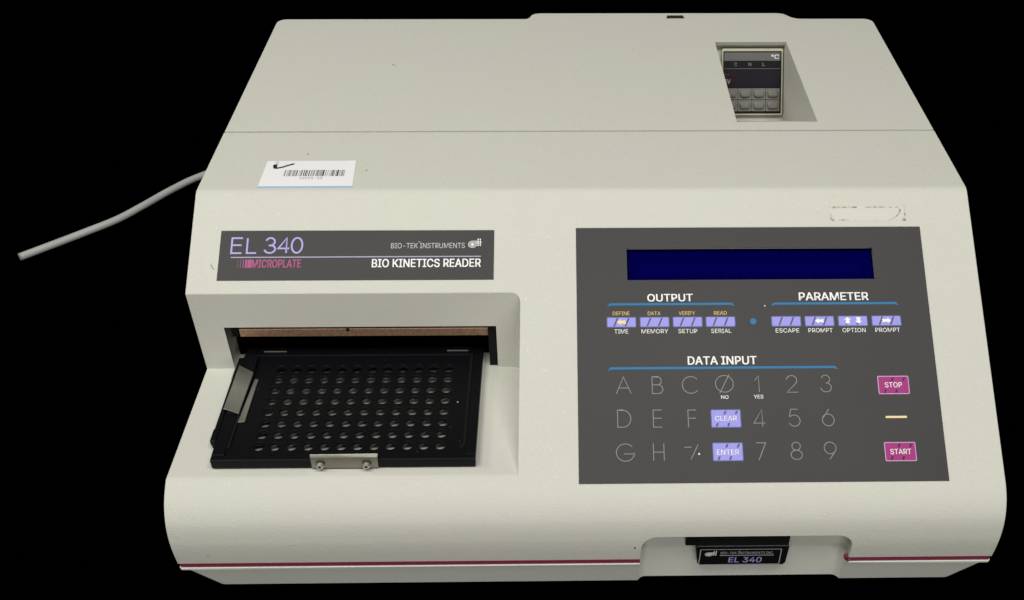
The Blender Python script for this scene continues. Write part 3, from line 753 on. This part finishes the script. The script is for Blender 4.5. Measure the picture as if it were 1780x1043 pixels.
# ------------------------------------------------------------------ temperature controller at the back of the well
O_ = Vector((107.6, 366.4, 167.4)); DB = Vector((0, -27.0, -40.3)).normalized(); NB = Vector((0, -DB.z*-1, 0))
NB = Vector((1, 0, 0)).cross(DB); NB = -NB if NB.y > 0 else NB
def FC(a, b_, n): return O_ + Vector((1, 0, 0))*a + DB*b_ + NB*n
TC = lambda c: FC(c.x, c.y, c.z)
CW, CH = 45.6, 48.8
mb = MB(); mb.poly(rrect(0, CW, 0, CH, 1.2), -3.2, 0, m_cham, TC, 0.5); ctrl = mb.build('temperature_controller', root)
mb = MB(); mb.poly(rrect(1.0, CW-1.2, 2.0, CH-1.2, 0.6), -0.3, 0.25, m_cdark, TC, 0.1)
mb.box(1.7, CW-2.2, 3.0, 9.0, 0.2, 0.4, m_cgrey, 0, 2, TC)
mb.box(1.7, CW-2.2, 14.6, 15.0, 0.2, 0.4, m_cgrey, 0, 2, TC)
mb.build('face_frame', ctrl)
mb = MB(); mb.box(9.8, CW-2.2, 16.0, 28.0, 0.2, 0.42, m_cwin, 0, 2, TC); mb.box(1.7, 9.8, 16.0, 28.0, 0.2, 0.42, m_cred, 0, 2, TC)
quad(mb, 2.4, 3.6, 18.8, 19.4, 0.5, m_cred2, FC); quad(mb, 4.4, 5.4, 18.8, 19.4, 0.5, m_cred2, FC); mb.build('display', ctrl)
mb = MB(); put_text(mb, '\u00b0C', 36.6, 42.4, 4.6, 7.8, 0.5, m_white, FC, 0.02)
for t, a in (('C', 9.2), ('N', 19.8), ('L', 30.2)): put_text(mb, t, a, a+2.0, 10.4, 12.9, 0.36, m_grey_ink, FC)
put_text(mb, 'SV', 1.9, 6.4, 22.6, 25.8, 0.5, m_pale_ink, FC); mb.build('lettering', ctrl)
bw = (CW-3.9)/4
for r_ in range(2):
    for c in range(4):
        a = 1.7 + c*bw; t = 29.0 + r_*8.55
        mb = MB(); mb.box(a+0.15, a+bw-0.15, t+0.15, t+8.35, 0.1, 0.5, m_cbtn, 0.1, 1, TC)
        mb.poly(rrect(a+1.2, a+bw-1.2, t+1.4, t+7.0, 2.2, 5), 0.4, 2.6, m_cbtn, TC, 1.5)
        mb.poly(rrect(a+3.6, a+bw-3.2, t+3.4, t+5.2, 0.4, 2), 2.4, 2.66, m_cbtn2, TC)
        mb.build('button', ctrl)

for c in (c_recess, c_slot, c_notch, c_lcd, c_well): bpy.data.objects.remove(c)

# ------------------------------------------------------------------ cable on the table behind
P = [(-451.3, 334.3), (-431.4, 351.1), (-409.6, 370.0), (-389.2, 388.8), (-373.5, 410.1), (-355.8, 435.9), (-335.2, 458.9), (-290, 492), (-240, 505), (-190, 480)]
P = [Vector((x, y, 3.4)) for x, y in P] + [Vector((-165, 450, 12)), Vector((-160, 413, 40))]
pts = []
for i in range(len(P)-1):
    p0, p1, p2, p3 = P[max(i-1, 0)], P[i], P[i+1], P[min(i+2, len(P)-1)]
    for j in range(8):
        t = j/8; pts.append(0.5*((2*p1) + (p2-p0)*t + (2*p0-5*p1+4*p2-p3)*t*t + (3*p1-p0-3*p2+p3)*t**3))
pts.append(P[-1])
mb = MB(); mb.tube(pts, 3.05, m_cable, 16)
cable = mb.build('power_cord')
cable['label'] = 'light grey cord trailing out from behind the plate reader'; cable['category'] = 'cord'
